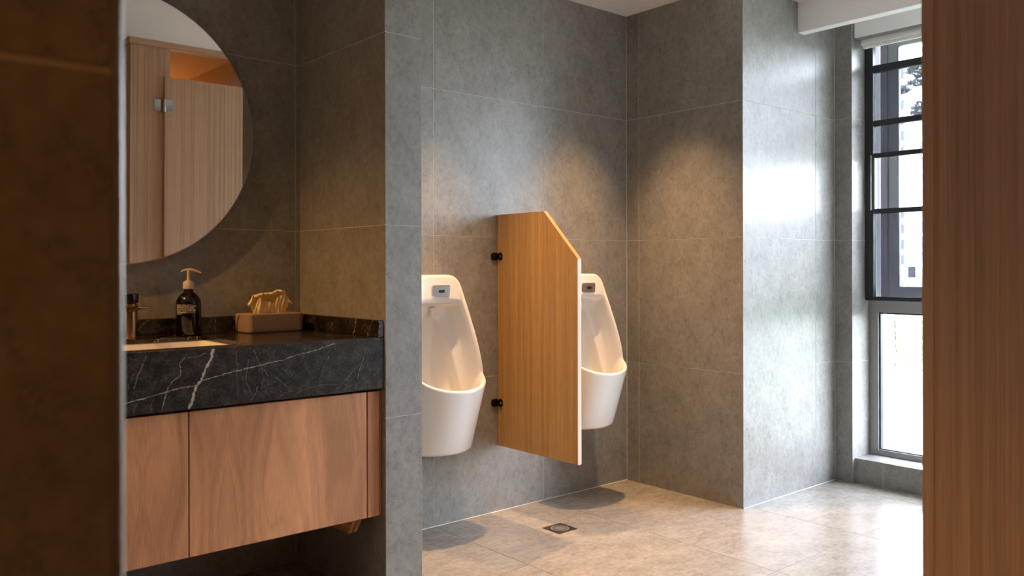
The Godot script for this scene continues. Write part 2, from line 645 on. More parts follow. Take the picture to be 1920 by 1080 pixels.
func build_shell() -> void:
	var X := Vector3.RIGHT
	var Y := Vector3.UP
	var Z := Vector3.BACK
	var g := 0.0009  # the joints lie this far behind the face of the tiles
	# floor
	var fl := backing("floor", "cream stone-look floor of large square tiles", "floor", Vector3(-4.8, -0.15, -0.2), Vector3(1.2, -0.003, 3.9), M.grout_dark)
	var fx := [-4.2]
	for k in 9:
		fx.append(-0.562 - 0.6085 * (6 - k) + 0.0)
	fx = [-4.8]
	for k in range(-6, 3):
		fx.append(-0.562 + 0.6085 * k)
	fx.append(1.2)
	var fz := [-0.2, 0.584, 1.19, 1.795, 2.40, 3.0, 3.6, 3.9]
	var fzn := []
	for q in fz:
		fzn.append(-q)
	fzn.reverse()
	lay(fl, Vector3.ZERO, X, -Z, fx, fzn, M.floor_tile, 0.0022, "tile", 0.0003)
	# ceiling
	backing("ceiling", "plain white painted ceiling", "ceiling", Vector3(-4.8, CEIL, -0.2), Vector3(1.2, CEIL + 0.15, 3.9), M.paint)
	# back wall behind the basin and the urinals
	var wb := backing("wall_back", "long grey tiled wall behind the urinals and the round mirror", "wall", Vector3(-4.8, -0.1, -0.2), Vector3(0.0, CEIL, -g), M.grout)
	var ux := [-4.4]
	for k in range(-6, 1):
		ux.append(-0.562 + 0.6085 * k)
	ux.append(0.0)
	lay(wb, Vector3.ZERO, X, Y, ux, ROWS, M.tile)
	var white := mat(Color(0.93, 0.93, 0.92), 0.5)
	put("caulk", cbox(Vector3(1.62, 0.003, 0.003), 0.001), white, wb, Vector3(-0.812, 0.0015, 0.0015) - wb.position)
	put("caulk", cbox(Vector3(0.003, 2.3, 0.003), 0.001), M.grout, wb, Vector3(-0.0015, 1.155, 0.0015) - wb.position)
	# stub wall between basin and urinals
	var pl := backing("wall_stub", "narrow grey tiled stub wall between the vanity and the urinals", "wall", Vector3(-1.7624 + g, -0.1, 0.0), Vector3(-1.6252 - g, CEIL, 0.58 - g), M.grout)
	lay(pl, Vector3(-1.7624, 0, 0.58), X, Y, [0.0, 0.1372], ROWS, M.tile, 0.0016)
	lay(pl, Vector3(-1.7624, 0, 0), Z, Y, [0.0, 0.58], ROWS, M.tile, 0.0016)
	lay(pl, Vector3(-1.6252, 0, 0.58), -Z, Y, [0.0, 0.58], ROWS, M.tile, 0.0016)
	# boxed-out corner right of the urinals
	var wc := backing("wall_right", "grey tiled boxed-out corner wall right of the urinals", "wall", Vector3(g, -0.1, -0.2), Vector3(1.2, CEIL, 0.6758 - g), M.grout)
	lay(wc, Vector3(0, 0, 0), Z, Y, [0.0, 0.0793, 0.6758], ROWS, M.tile)
	lay(wc, Vector3(0, 0, 0.6758), X, Y, [0.0, 0.602, 0.783], ROWS, M.tile)
	put("caulk", cbox(Vector3(0.78, 0.003, 0.003), 0.001), white, wc, Vector3(0.392, 0.0015, 0.6773) - wc.position)
	put("caulk", cbox(Vector3(0.0022, 2.3, 0.0022), 0.0008), M.grout, wc, Vector3(0.7815, 1.155, 0.6773) - wc.position)
	put("corner_trim", cbox(Vector3(0.002, 2.3, 0.002), 0.0005), M.tile, wc, Vector3(0.0002, 1.155, 0.6758) - wc.position)
	# wall that holds the window
	var ww := backing("wall_window", "grey tiled wall around the tall window", "wall", Vector3(0.783 + g, -0.1, 0.6758), Vector3(1.2, CEIL + 0.1, 0.767 - g), M.grout)
	lay(ww, Vector3(0.783, 0, 0.6758), Z, Y, [0.0, 0.0912], ROWS, M.tile)
	lay(ww, Vector3(0.783, 0, 0.767), X, Y, [0.0, 0.175], ROWS, M.tile)
	put("exterior_render", cbox(Vector3(0.265, 3.0, 0.012), 0.0), M.paint_out, ww, Vector3(1.0915, 1.2, 0.7605) - ww.position)
	put("far_jamb", cbox(Vector3(0.417, 2.51, 0.7), 0.0), M.paint, ww, Vector3(0.9915, 1.155, 2.80) - ww.position)
	put("lintel", cbox(Vector3(0.28, 0.14, 1.8), 0.0), M.paint_out, ww, Vector3(1.06, 2.45, 1.6) - ww.position)
	# low tiled kerb under the window
	var kb := backing("window_sill_1", "low grey tiled sill kerb under the tall window", "sill", Vector3(0.806 + g, -0.1, 0.767), Vector3(1.2, 0.12 - g, 2.45), M.grout)
	lay(kb, Vector3(0.806, 0, 0.767), Z, Y, [0.0, 0.139, 0.739, 1.339, 1.683], [0.0, 0.12], M.tile)
	lay(kb, Vector3(0.806, 0.12, 2.45), X, -Z, [0.0, 0.2], [0.0, 0.6, 1.2, 1.683], M.tile)
	# tiled pier right of the cubicle, and the wall behind the right part of the room
	var wp := backing("wall_pier", "narrow grey tiled pier right of the toilet cubicle door", "wall", Vector3(-1.08 + g, -0.1, 2.2 + g), Vector3(-0.92 - g, CEIL, 3.7), M.grout)
	lay(wp, Vector3(-0.92, 0, 2.2), -X, Y, [0.0, 0.16], ROWS, M.tile, 0.0016)
	lay(wp, Vector3(-0.92, 0, 3.7), -Z, Y, [0.0, 0.3, 0.9, 1.5], ROWS, M.tile)
	var wf := backing("wall_front", "plain painted wall at the far side of the room, facing the urinals", "wall", Vector3(-0.92, -0.1, 3.0 + g), Vector3(1.2, CEIL, 3.12), M.paint)
	# tiled wall end left of the passage
	var wl := backing("wall_left", "dark brown tiled wall end close on the left of the passage", "wall", Vector3(-4.8, -0.1, 2.07 + g), Vector3(-2.984, CEIL, 2.2 - g), M.grout)
	lay(wl, Vector3(-2.984, 0, 2.2), X, Y, [-1.8, -1.2, -0.6, 0.0], ROWS, M.tile, 0.003)
	lay(wl, Vector3(-2.984, 0, 2.07), -X, Y, [0.0, 0.6, 1.2, 1.8], ROWS, M.tile)
	put("corner_trim", tube([Vector3(0, -1.155, 0), Vector3(0, 1.155, 0)], [0.0045, 0.0045], 12), M.steel, wl, Vector3(-2.982, 1.155, 2.197) - wl.position)
	# closing walls that the photograph does not show
	backing("wall_vanity_end", "plain tiled end wall left of the vanity", "wall", Vector3(-4.8, -0.1, -0.1), Vector3(-4.4, CEIL, 2.2), M.tile)
	backing("wall_passage", "plain wall at the end of the entrance passage", "wall", Vector3(-4.8, -0.1, 2.2), Vector3(-4.6, CEIL, 3.9), M.tile)
	backing("wall_rear", "plain rear wall of the passage and the toilet cubicle", "wall", Vector3(-4.8, -0.1, 3.7), Vector3(1.2, CEIL, 3.9), M.tile)
	# plasterboard drop in front of the blind
	var pel := put("trim_1", cbox(Vector3(0.055, 0.3, 2.32), 0.002), M.paint, null, Vector3(0.4725, 2.163 + 0.15, 0.676 + 1.16))
	tag(pel, "white plasterboard drop edge hanging from the ceiling near the window", "pelmet", "", "structure")


# ==================================================================== window
func bar(parent: Node, called: String, lo: Vector3, hi: Vector3, m: Material, b := 0.0015) -> MeshInstance3D:
	return put(called, cbox(hi - lo, b), m, parent, (lo + hi) / 2.0 - (parent as Node3D).position)


func build_window() -> void:
	var w := thing("window_1", "tall aluminium window with a fixed lower pane and an outer casement above", "window", Vector3(0.98, 0.12, 1.38), "", "structure")
	var z0 := 0.767
	var z1 := 2.45
	# lower fixed light
	bar(w, "frame", Vector3(0.955, 0.12, z0), Vector3(1.005, 0.835, 0.812), M.alu)
	bar(w, "frame", Vector3(0.955, 0.12, z1 - 0.045), Vector3(1.005, 0.835, z1), M.alu)
	bar(w, "frame", Vector3(0.955, 0.12, 0.812), Vector3(1.005, 0.148, z1 - 0.045), M.alu)
	bar(w, "transom", Vector3(0.95, 0.832, z0), Vector3(1.01, 0.90, z1), M.alu)
	bar(w, "glazing_bead", Vector3(0.966, 0.148, 0.812), Vector3(0.994, 0.832, 0.820), M.anthracite, 0.0005)
	bar(w, "glazing_bead", Vector3(0.966, 0.824, 0.82), Vector3(0.994, 0.832, z1 - 0.045), M.anthracite, 0.0005)
	bar(w, "glazing_bead", Vector3(0.966, 0.148, 0.82), Vector3(0.994, 0.153, z1 - 0.045), M.anthracite, 0.0005)
	bar(w, "pane", Vector3(0.978, 0.150, 0.818), Vector3(0.984, 0.83, z1 - 0.05), M.glass, 0.0)
	# upper outer frame and casement
	bar(w, "frame", Vector3(0.955, 0.90, z0), Vector3(0.985, 2.38, 0.779), M.alu)
	bar(w, "frame", Vector3(0.955, 2.34, 0.788), Vector3(1.005, 2.39, z1), M.alu)
	bar(w, "frame", Vector3(0.955, 0.90, z1 - 0.03), Vector3(1.005, 2.34, z1), M.alu)
	var c := bar(w, "casement_frame", Vector3(1.05, 0.902, 0.780), Vector3(1.10, 2.30, 0.812), M.casement)
	var p0 := c.position + w.position
	for q in [[Vector3(1.062, 0.96, 0.812), Vector3(1.098, 2.29, 0.862)], [Vector3(1.062, 0.902, 0.812), Vector3(1.098, 0.96, 2.43)], [Vector3(1.062, 2.168, 0.862), Vector3(1.098, 2.29, 2.43)]]:
		put("sash", cbox(q[1] - q[0], 0.0015), M.alu, c, (q[0] + q[1]) / 2.0 - p0)
	put("gasket", cbox(Vector3(0.012, 1.21, 0.004), 0.0), M.anthracite, c, Vector3(1.07, 1.565, 0.864) - p0)
	put("pane", cbox(Vector3(0.006, 1.22, 1.56), 0.0), M.glass, c, Vector3(1.08, 1.565, 1.64) - p0)
	# small printed sticker on the outer pane
	var st := put("window_sticker", cbox(Vector3(0.0012, 0.052, 0.036), 0.0), sticker_material(), null, Vector3(1.076, 1.033, 0.925))
	tag(st, "small white printed paper sticker on the upper window pane", "sticker")

	# dark inner frame with sliding panes
	var s := thing("window_screen", "dark grey inner window frame with four cross bars and smoky panes", "window frame", Vector3(0.923, 0.9, 1.38))
	bar(s, "stile", Vector3(0.908, 0.892, 0.772), Vector3(0.938, 2.38, 0.811), M.anthracite)
	bar(s, "stile", Vector3(0.908, 0.892, 1.40), Vector3(0.938, 2.38, 1.44), M.anthracite)
	for y in [[0.892, 0.912], [1.323, 1.346], [1.598, 1.621], [1.756, 1.783], [2.02, 2.056]]:
		bar(s, "rail", Vector3(0.910, y[0], 0.811), Vector3(0.936, y[1], 1.40), M.anthracite)
	bar(s, "lock_stile", Vector3(0.902, 1.34, 0.800), Vector3(0.914, 1.612, 0.806), M.chrome, 0.001)
	bar(s, "lock_stile", Vector3(0.914, 1.346, 0.811), Vector3(0.928, 1.60, 0.817), M.steel, 0.001)
	for y in [[0.912, 1.323], [1.621, 1.756], [1.783, 2.02]]:
		bar(s, "pane", Vector3(0.921, y[0], 0.811), Vector3(0.925, y[1], 1.40), M.tint, 0.0)
	for y in [0.902, 2.30]:
		var sc := put("screw", lathe([Vector2(0, 0.003), Vector2(0.003, 0.0025), Vector2(0.0042, 0.0)], 14), M.black, s, Vector3(0.908, y + 0.002, 0.779) - s.position)
		sc.rotation.z = PI / 2

	# roller blind box above
	var b := thing("roller_blind", "white roller blind box with its bottom rail above the window", "roller blind", Vector3(0.86, 2.18, 1.38))
	bar(b, "cassette", Vector3(0.80, 2.183, 0.770), Vector3(0.90, 2.308, 2.44), M.paint, 0.003)
	bar(b, "lip", Vector3(0.812, 2.173, 0.776), Vector3(0.83, 2.183, 2.435), M.alu, 0.001)
	bar(b, "bottom_rail", Vector3(0.836, 2.146, 0.788), Vector3(0.866, 2.176, 2.43), M.paint, 0.002)
	bar(b, "hem_bar", Vector3(0.842, 2.132, 0.792), Vector3(0.862, 2.146, 2.425), M.paint, 0.003)
	bar(b, "fabric", Vector3(0.868, 2.14, 0.792), Vector3(0.871, 2.20, 2.425), M.paint, 0.0)


func sticker_material() -> StandardMaterial3D:
	var im := Image.create(36, 52, false, Image.FORMAT_RGB8)
	im.fill(Color(0.94, 0.94, 0.95))
	rng.seed = 3
	for y in range(6, 46, 3):
		for x in range(5, 31):
			if rng.randf() < 0.5:
				im.set_pixel(x, y, Color(0.5, 0.5, 0.56))
	var sm := mat(Color(1, 1, 1), 0.7, 0.0, ImageTexture.create_from_image(im), Vector3(1.0 / 0.036, 1.0 / 0.052, 1))
	sm.backlight_enabled = true
	sm.backlight = Color(0.5, 0.5, 0.52)
	return sm


# ==================================================================== outside
func build_outside() -> void:
	var gm := mat(Color(0.42, 0.45, 0.38), 0.95)
	var gr := put("ground", cbox(Vector3(420, 0.4, 420), 0.0), gm, null, Vector3(212, -0.6, 0))
	tag(gr, "pale garden ground outside the window", "ground", "", "structure")
	# the line of sight through the window, used only to choose where things stand
	var wall := mat(Color(0.93, 0.93, 0.95), 0.8)
	var glassy := mat(Color(0.36, 0.40, 0.50), 0.3)
	var b := thing("apartment_building", "pale tall apartment building with a column of windows seen through the window", "building", Vector3(160, -0.4, -70))
	put("facade", cbox(Vector3(14, 60, 40), 0.02), wall, b, Vector3(7, 30, -6))
	for f in 18:
		for k in 6:
			var y := 3.0 + f * 3.0
			var z := -18.0 + k * 5.2
			put("window", cbox(Vector3(0.3, 1.9, 1.5), 0.02), glassy, b, Vector3(-0.02, y, z))
		put("balcony_slab", cbox(Vector3(0.5, 0.18, 40), 0.02), wall, b, Vector3(-0.2, 1.4 + f * 3.0, -6))
	var lb := thing("garden_wall", "low white boundary structure beyond the garden", "wall", Vector3(40, -0.4, -16))
	put("body", cbox(Vector3(0.4, 2.6, 14), 0.02), wall, lb, Vector3(0, -0.9, 0))
	put("coping", cbox(Vector3(0.6, 0.12, 14), 0.02), mat(Color(0.7, 0.72, 0.78), 0.8), lb, Vector3(0, 0.44, 0))
	# shrubs in the garden
	var leaf := mat(Color(0.45, 0.53, 0.34), 0.6)
	leaf.backlight_enabled = true
	leaf.backlight = Color(0.25, 0.3, 0.15)
	leaf.cull_mode = BaseMaterial3D.CULL_DISABLED
	var twig := mat(Color(0.25, 0.2, 0.16), 0.9)
	rng.seed = 88
	var spots := [[Vector3(8.4, -0.4, -2.6), 0.62, 1.15], [Vector3(10.2, -0.4, -3.7), 0.7, 0.85], [Vector3(7.2, -0.4, -1.55), 0.5, 0.65]]
	var says := ["rounded green garden shrub outside, tallest of the three", "broad green garden shrub outside, farthest from the window", "low green garden shrub outside, nearest the window"]
	for k in 3:
		var t := thing("shrub", says[k], "shrub", spots[k][0], "garden shrubs outside the window")
		foliage(t, "foliage", spots[k][1], Vector3(0, spots[k][2] * 0.62, 0), Vector3(0.75, spots[k][2] * 0.5, 0.75), 500, 0.06, leaf)
		put("stem", tube([Vector3(0, 0, 0), Vector3(0.03, 0.25, 0.02), Vector3(0, spots[k][2] * 0.8, 0)], [0.025, 0.02, 0.008], 8), twig, t)
	# a dark tree whose branch reaches into view
	var dark := mat(Color(0.16, 0.20, 0.17), 0.8)
	dark.cull_mode = BaseMaterial3D.CULL_DISABLED
	var tr := thing("tree", "dark tree outside with a drooping branch behind the upper window pane", "tree", Vector3(7.3, -0.4, -0.55))
	put("trunk", tube([Vector3(0, 0, 0), Vector3(0.05, 1.6, 0.02), Vector3(-0.02, 3.2, 0.0), Vector3(0.03, 5.2, 0.03)], [0.13, 0.11, 0.09, 0.04], 12), twig, tr)
	put("branch", tube([Vector3(0, 3.9, 0), Vector3(-0.05, 4.02, -0.5), Vector3(0, 3.9, -1.0), Vector3(0.1, 3.72, -1.45)], [0.05, 0.035, 0.022, 0.006], 8), twig, tr)
	put("branch", tube([Vector3(0, 3.3, 0), Vector3(0.1, 3.45, -0.5), Vector3(0.1, 3.36, -1.25)], [0.045, 0.03, 0.008], 8), twig, tr)
	foliage(tr, "foliage", 1.0, Vector3(0.05, 3.88, -1.22), Vector3(0.25, 0.10, 0.16), 420, 0.03, dark)
	foliage(tr, "foliage", 1.0, Vector3(0.0, 3.66, -1.42), Vector3(0.12, 0.045, 0.10), 240, 0.022, dark)
	foliage(tr, "foliage", 1.0, Vector3(0.0, 3.72, -1.25), Vector3(0.12, 0.04, 0.12), 200, 0.022, dark)
	foliage(tr, "foliage", 1.0, Vector3(0.05, 3.38, -1.2), Vector3(0.25, 0.12, 0.12), 420, 0.03, dark)
	foliage(tr, "foliage", 1.0, Vector3(0.0, 5.0, 0.4), Vector3(0.8, 0.8, 0.8), 700, 0.09, dark)


func foliage(parent: Node3D, called: String, _f: float, c: Vector3, r: Vector3, count: int, size: float, m: Material) -> void:
	var st := SurfaceTool.new()
	st.begin(Mesh.PRIMITIVE_TRIANGLES)
	for k in count:
		var d := Vector3(rng.randfn(), rng.randfn(), rng.randfn()).normalized() * pow(rng.randf(), 0.4)
		var p := c + d * r
		var a := Vector3(rng.randfn(), rng.randfn(), rng.randfn()).normalized()
		var b := a.cross(Vector3(rng.randfn(), rng.randfn(), rng.randfn())).normalized()
		var n := a.cross(b)
		var l := size * rng.randf_range(0.6, 1.3)
		tri(st, p - a * l, p + b * l * 0.35, p + a * l, n)
		tri(st, p - a * l, p - b * l * 0.35, p + a * l, n)
	var o := put(called, st.commit(), m, parent)
	o.set_meta("kind", "stuff")


# ==================================================================== toilet cubicle
func build_cubicle() -> void:
	var t := thing("toilet_cubicle", "wood-panelled toilet cubicle at the right of the passage, its front seen in the mirror", "toilet cubicle", Vector3(-1.4, 0, 2.21))
	var o := t.position
	put("side_panel", cbox(Vector3(0.02, 2.262, 1.48), 0.001, Vector2(0.3, 0.1)), M.panel, t, Vector3(-1.726, 1.143, 2.96) - o)
	put("pilaster", cbox(Vector3(0.216, 2.262, 0.02), 0.001, Vector2(0.7, 0.2)), M.panel, t, Vector3(-1.628, 1.143, 2.21) - o)
	put("partition", cbox(Vector3(0.02, 2.2, 1.36), 0.001, Vector2(0.1, 0.5)), M.panel, t, Vector3(-0.93, 1.11, 3.01) - o)
	put("head_rail", cbox(Vector3(0.662, 0.036, 0.06), 0.001, Vector2(0.2, 0.0), true), M.panel, t, Vector3(-1.413, 2.292, 2.217) - o)
	put("head_rail", cbox(Vector3(0.034, 0.036, 1.44), 0.001, Vector2(0.4, 0.0), true), M.panel, t, Vector3(-1.727, 2.292, 2.968) - o)
	put("inner_lining", cbox(Vector3(0.9, 2.25, 0.02), 0.001), M.panel, t, Vector3(-1.39, 1.13, 3.68) - o)
	var d := put("door", cbox(Vector3(0.46, 1.95, 0.02), 0.0012, Vector2(0.15, 0.4)), M.panel, t, Vector3(-1.326, 1.135, 2.186) - o)
	var dp := d.position + o
	for y in [1.945, 0.35]:
		var h := put("hinge", slab(rounded(0.046, 0.072, 0.010, 4), 0.008, 0.003), M.chrome, d, Vector3(-1.532, y, 2.173) - dp)
		put("hinge", slab(rounded(0.046, 0.072, 0.010, 4), 0.008, 0.003), M.chrome, d, Vector3(-1.586, y, 2.196) - dp)
		put("hinge", lathe([Vector2(0, -0.036), Vector2(0.0065, -0.036), Vector2(0.0075, -0.034), Vector2(0.0075, 0.034), Vector2(0.0065, 0.036), Vector2(0, 0.036)], 18), M.steel, d, Vector3(-1.560, y, 2.173) - dp)
		h.set_meta("label", "shiny steel door hinge")
	put("latch", lathe([Vector2(0, 0.012), Vector2(0.015, 0.012), Vector2(0.018, 0.008), Vector2(0.018, 0.0), Vector2(0, 0.0)], 20), M.steel, d, Vector3(-1.13, 1.02, 2.176) - dp, Basis(Vector3.RIGHT, -PI / 2))


# ==================================================================== vanity
func build_vanity() -> void:
	var x0 := -4.395
	var x1 := -1.764
	var top := 0.842
	var zf := 0.574
	# countertop: slab pieces round the basin cut-out, apron, splashbacks
	var t := thing("marble_countertop", "dark brown marble countertop with white veins and a deep front", "countertop", Vector3(-3.08, 0.683, 0.29))
	var o := t.position
	var bx0 := -2.80
	var bx1 := -2.165
	var bz0 := 0.15
	var bz1 := 0.50
	put("slab", marble_top(x0, x1, 0.002, zf - 0.0195, bx0, bx1, bz0, bz1, top, 0.012), M.marble, t, -o)
	var fm := SurfaceTool.new()
	fm.begin(Mesh.PRIMITIVE_TRIANGLES)
	add_cbox(fm, Vector3((x0 + x1) / 2, (top + 0.683) / 2, zf - 0.01), Vector3(x1 - x0, top - 0.683, 0.02), 0.0012)
	var am := apron_uv(fm.commit())
	put("apron", am, M.marble_front, t, -o)
	var sb := thing("marble_splashback", "low dark marble splashback strip along the walls behind the counter", "splashback", Vector3(-3.08, top, 0.01))
	put("back_strip", cbox(Vector3(x1 - x0, 0.052, 0.018), 0.001, Vector2(0.3, 0.65)), M.marble, sb, Vector3((x0 + x1) / 2, top + 0.0265, 0.0105) - sb.position)
	put("side_strip", cbox(Vector3(0.018, 0.052, zf - 0.024), 0.001, Vector2(0.8, 0.2)), M.marble, sb, Vector3(x1 - 0.009, top + 0.0265, (zf + 0.02) / 2) - sb.position)

	# cabinet under it
	var c := thing("vanity_cabinet", "wall-hung walnut vanity cabinet with flat handleless doors under the marble", "cabinet", Vector3(-3.08, 0.287, 0.29))
	o = c.position
	put("body", cbox(Vector3(x1 - x0, 0.38, 0.5), 0.001, Vector2(0.2, 0.3)), M.walnut, c, Vector3((x0 + x1) / 2, 0.479, 0.28) - o)
	var gaps := [-4.395, -3.64, -3.0, -2.3585, -1.8155]
	for k in gaps.size() - 1:
		var w: float = gaps[k + 1] - gaps[k] - 0.0035
		put("door", cbox(Vector3(w, 0.388, 0.02), 0.0012, Vector2(0.37 * k + 0.11, 0.23 * k)), M.walnut, c, Vector3((gaps[k] + gaps[k + 1]) / 2, 0.481, 0.550) - o)
	put("filler_panel", cbox(Vector3(0.042, 0.388, 0.02), 0.0012, Vector2(0.77, 0.1)), M.walnut, c, Vector3(-1.7925, 0.481, 0.550) - o)
	put("scribe_strip", cbox(Vector3(0.006, 0.388, 0.018), 0.0008, Vector2(0.17, 0.1)), M.walnut, c, Vector3(-1.7675, 0.481, 0.550) - o)
	var br := PackedVector2Array([Vector2(-0.52, 0.289), Vector2(-0.08, 0.289), Vector2(-0.08, 0.222), Vector2(-0.475, 0.222)])
	for k in 2:
		put("bracket", slab(br, 0.014, 0.001, Vector2(0.2 * k, 0.1), true), M.oak, c, Vector3(-1.829 + 0.019 * k, 0, 0) - o, Basis(Vector3.UP, PI / 2))

	# basin
	var b := thing("basin", "white rectangular undermount basin sunk in the marble counter", "basin", Vector3((bx0 + bx1) / 2, 0.683, (bz0 + bz1) / 2))
	o = b.position
	var rows := []
	var W := bx1 - bx0 + 0.012
	var D := bz1 - bz0 + 0.012
	for q in [[0.02, top - 0.0124, 0.03], [0.0, top - 0.0124, 0.025], [-0.006, top - 0.016, 0.025], [-0.02, top - 0.10, 0.04], [-0.05, top - 0.128, 0.05], [-0.12, top - 0.135, 0.027], [-0.28, top - 0.138, 0.001]]:
		var row := PackedVector3Array()
		for p in rounded(maxf(W + q[0] * 2, 0.08), maxf(D + q[0] * 2, 0.004), q[2] if q[0] > -0.2 else 0.001, 6):
			row.append(Vector3(p.x, q[1] - o.y, p.y))
		rows.append(row)
	put("bowl", lofted(rows, true, true), M.ceramic, b)
	put("waste", lathe([Vector2(0.0, 0.004), Vector2(0.018, 0.004), Vector2(0.022, 0.0), Vector2(0.022, -0.002)], 24), M.chrome, b, Vector3(0, top - 0.137 - o.y, 0))

	# tap
	var f := thing("basin_tap", "bronze single-lever basin tap behind the sink", "tap", Vector3(-2.378, top, 0.112))
	put("body", lathe([Vector2(0, 0), Vector2(0.0245, 0), Vector2(0.0245, 0.004), Vector2(0.0215, 0.006), Vector2(0.0215, 0.104), Vector2(0.0205, 0.106), Vector2(0, 0.106)], 40), M.bronze, f)
	put("lever_cap", lathe([Vector2(0, 0.110), Vector2(0.0235, 0.110), Vector2(0.0245, 0.112), Vector2(0.0245, 0.136), Vector2(0.0235, 0.138), Vector2(0, 0.138)], 40), M.bronze_dark, f)
	put("lever_cap", lathe([Vector2(0.018, 0.105), Vector2(0.018, 0.111)], 24), M.bronze_dark, f)
	var sp := []
	for q in [[0.012, 0.030, 0.013, 0.094], [0.05, 0.028, 0.010, 0.098], [0.10, 0.026, 0.0075, 0.101], [0.135, 0.024, 0.006, 0.1025], [0.145, 0.019, 0.004, 0.1025]]:
		var row := PackedVector3Array()
		for k in 28:
			var a := TAU * k / 28
			row.append(Vector3(cos(a) * q[1] * 0.8, q[3] + sin(a) * q[2] * (1.0 if sin(a) < 0 else 0.35), q[0]))
		sp.append(row)
	sp.push_front(same(Vector3(0, 0.094, 0.012), 28))
	sp.push_back(same(Vector3(0, 0.1025, 0.146), 28))
	put("spout", lofted(sp, true, true), M.bronze, f)

	# soap bottle
	var s := thing("soap_dispenser", "dark amber pump soap bottle with a small white printed label", "soap dispenser", Vector3(-2.199, top, 0.105))
	var amber := mat(Color(0.05, 0.022, 0.012), 0.09)
	put("bottle", lathe([Vector2(0, 0.0), Vector2(0.034, 0.0), Vector2(0.0372, 0.002), Vector2(0.0385, 0.006), Vector2(0.0385, 0.098), Vector2(0.038, 0.106), Vector2(0.0362, 0.114), Vector2(0.0325, 0.122), Vector2(0.026, 0.130), Vector2(0.019, 0.136), Vector2(0.0145, 0.140), Vector2(0.0135, 0.145), Vector2(0.0135, 0.150), Vector2(0, 0.150)], 56), amber, s)
	var cream := mat(Color(0.72, 0.66, 0.58), 0.45)
	put("collar", lathe([Vector2(0.0135, 0.149), Vector2(0.0165, 0.149), Vector2(0.0168, 0.150), Vector2(0.0166, 0.170), Vector2(0.0155, 0.1715), Vector2(0.012, 0.172), Vector2(0.0115, 0.176), Vector2(0.004, 0.177)], 40), cream, s)
	var pump := put("pump_head", lathe([Vector2(0.0056, 0.176), Vector2(0.0044, 0.188), Vector2(0.0052, 0.204), Vector2(0.0046, 0.209), Vector2(0, 0.210)], 20), cream, s)
	var noz := []
	var rad := []
	for k in 9:
		var a := float(k) / 8.0
		noz.append(Vector3(-0.022 + 0.058 * a, 0.2025 + 0.0085 * (1.0 - pow((a - 0.42) / 0.5, 2.0)), 0.016 * a - 0.006))
		rad.append([0.0012, 0.0026, 0.0036, 0.0040, 0.0040, 0.0038, 0.0036, 0.0033, 0.0030][k])
	put("nozzle", tube(noz, rad, 12), cream, pump)
	put("label", label_patch(), label_material(), s)

	# tissue box and its tissue
	var tb := thing("tissue_box", "low taupe tissue box with rounded corners on the counter", "tissue box", Vector3(-1.925, top, 0.10), "", "")
	tb.rotation.y = 0.0
	var bm := mat(Color(0.62, 0.53, 0.47), 0.42)
	var rr := []
	for q in [[0.192, 0.112, 0.0005, 0.016], [0.195, 0.115, 0.003, 0.017], [0.199, 0.119, 0.010, 0.018], [0.2, 0.12, 0.058, 0.018], [0.2, 0.12, 0.0605, 0.018], [0.198, 0.118, 0.0625, 0.017]]:
		rr.append(ring_xz(rounded(q[0], q[1], q[3], 7), q[2]))
	rr.push_front(same(Vector3(0, 0.0005, 0), rr[0].size()))
	put("box", lofted(rr, true), bm, tb)
	put("lid", slab_xz(rounded(0.197, 0.117, 0.017, 7), rounded(0.118, 0.022, 0.0109, 7), 0.0625, 0.004), mat(Color(0.70, 0.55, 0.44), 0.45), tb)
	var ti := put("tissue", tissue_mesh(), tissue_material(), null, Vector3(-1.925, top + 0.064, 0.10))
	tag(ti, "pulled-up yellowish tissue draping from the slot of the taupe box", "tissue")

	# round mirror
	var mr := thing("wall_mirror", "large round frameless mirror on the tiled wall above the basin", "mirror", Vector3(-2.388, 1.505, 0.0))
	mr.rotation.x = 0.0096
	var disc := PackedVector2Array()
	for k in 128:
		disc.append(Vector2(cos(TAU * k / 128), sin(TAU * k / 128)) * 0.434)
	put("glass", slab(disc, 0.005, 0.0016), M.mirror, mr, Vector3(0, 0, 0.030))
	var bk := PackedVector2Array()
	for k in 64:
		bk.append(Vector2(cos(TAU * k / 64), sin(TAU * k / 64)) * 0.40)
	var edge := []
	for k in 129:
		edge.append(Vector3(cos(TAU * k / 128), sin(TAU * k / 128), 0) * 0.4345)
	var er := []
	er.resize(129)
	er.fill(0.0018)
	put("polished_edge", tube(edge, er, 8), M.steel, mr, Vector3(0, 0, 0.0305))
	put("backing", slab(bk, 0.016, 0.0), M.black, mr, Vector3(0, 0, 0.0185))


func same(p: Vector3, n: int) -> PackedVector3Array:
	var r := PackedVector3Array()
	for k in n:
		r.append(p)
	return r


func ring_xz(poly: PackedVector2Array, y: float) -> PackedVector3Array:
	var r := PackedVector3Array()
	for p in poly:
		r.append(Vector3(p.x, y, p.y))
	return r


# a horizontal plate with a hole, both outlines having the same number of points
func slab_xz(outer: PackedVector2Array, hole: PackedVector2Array, y: float, thick: float) -> ArrayMesh:
	var rows := [ring_xz(hole, y - thick), ring_xz(hole, y), ring_xz(outer, y), ring_xz(outer, y - thick)]
	var st := SurfaceTool.new()
	st.begin(Mesh.PRIMITIVE_TRIANGLES)
	var n := outer.size()
	for k in n:
		var j := (k + 1) % n
		var e := Vector3(outer[k].x, 0, outer[k].y).normalized()
		quad(st, rows[1][k], rows[1][j], rows[2][j], rows[2][k], Vector3.UP)
		quad(st, rows[2][k], rows[2][j], rows[3][j], rows[3][k], e)
		quad(st, rows[0][k], rows[0][j], rows[1][j], rows[1][k], -e)
	return st.commit()


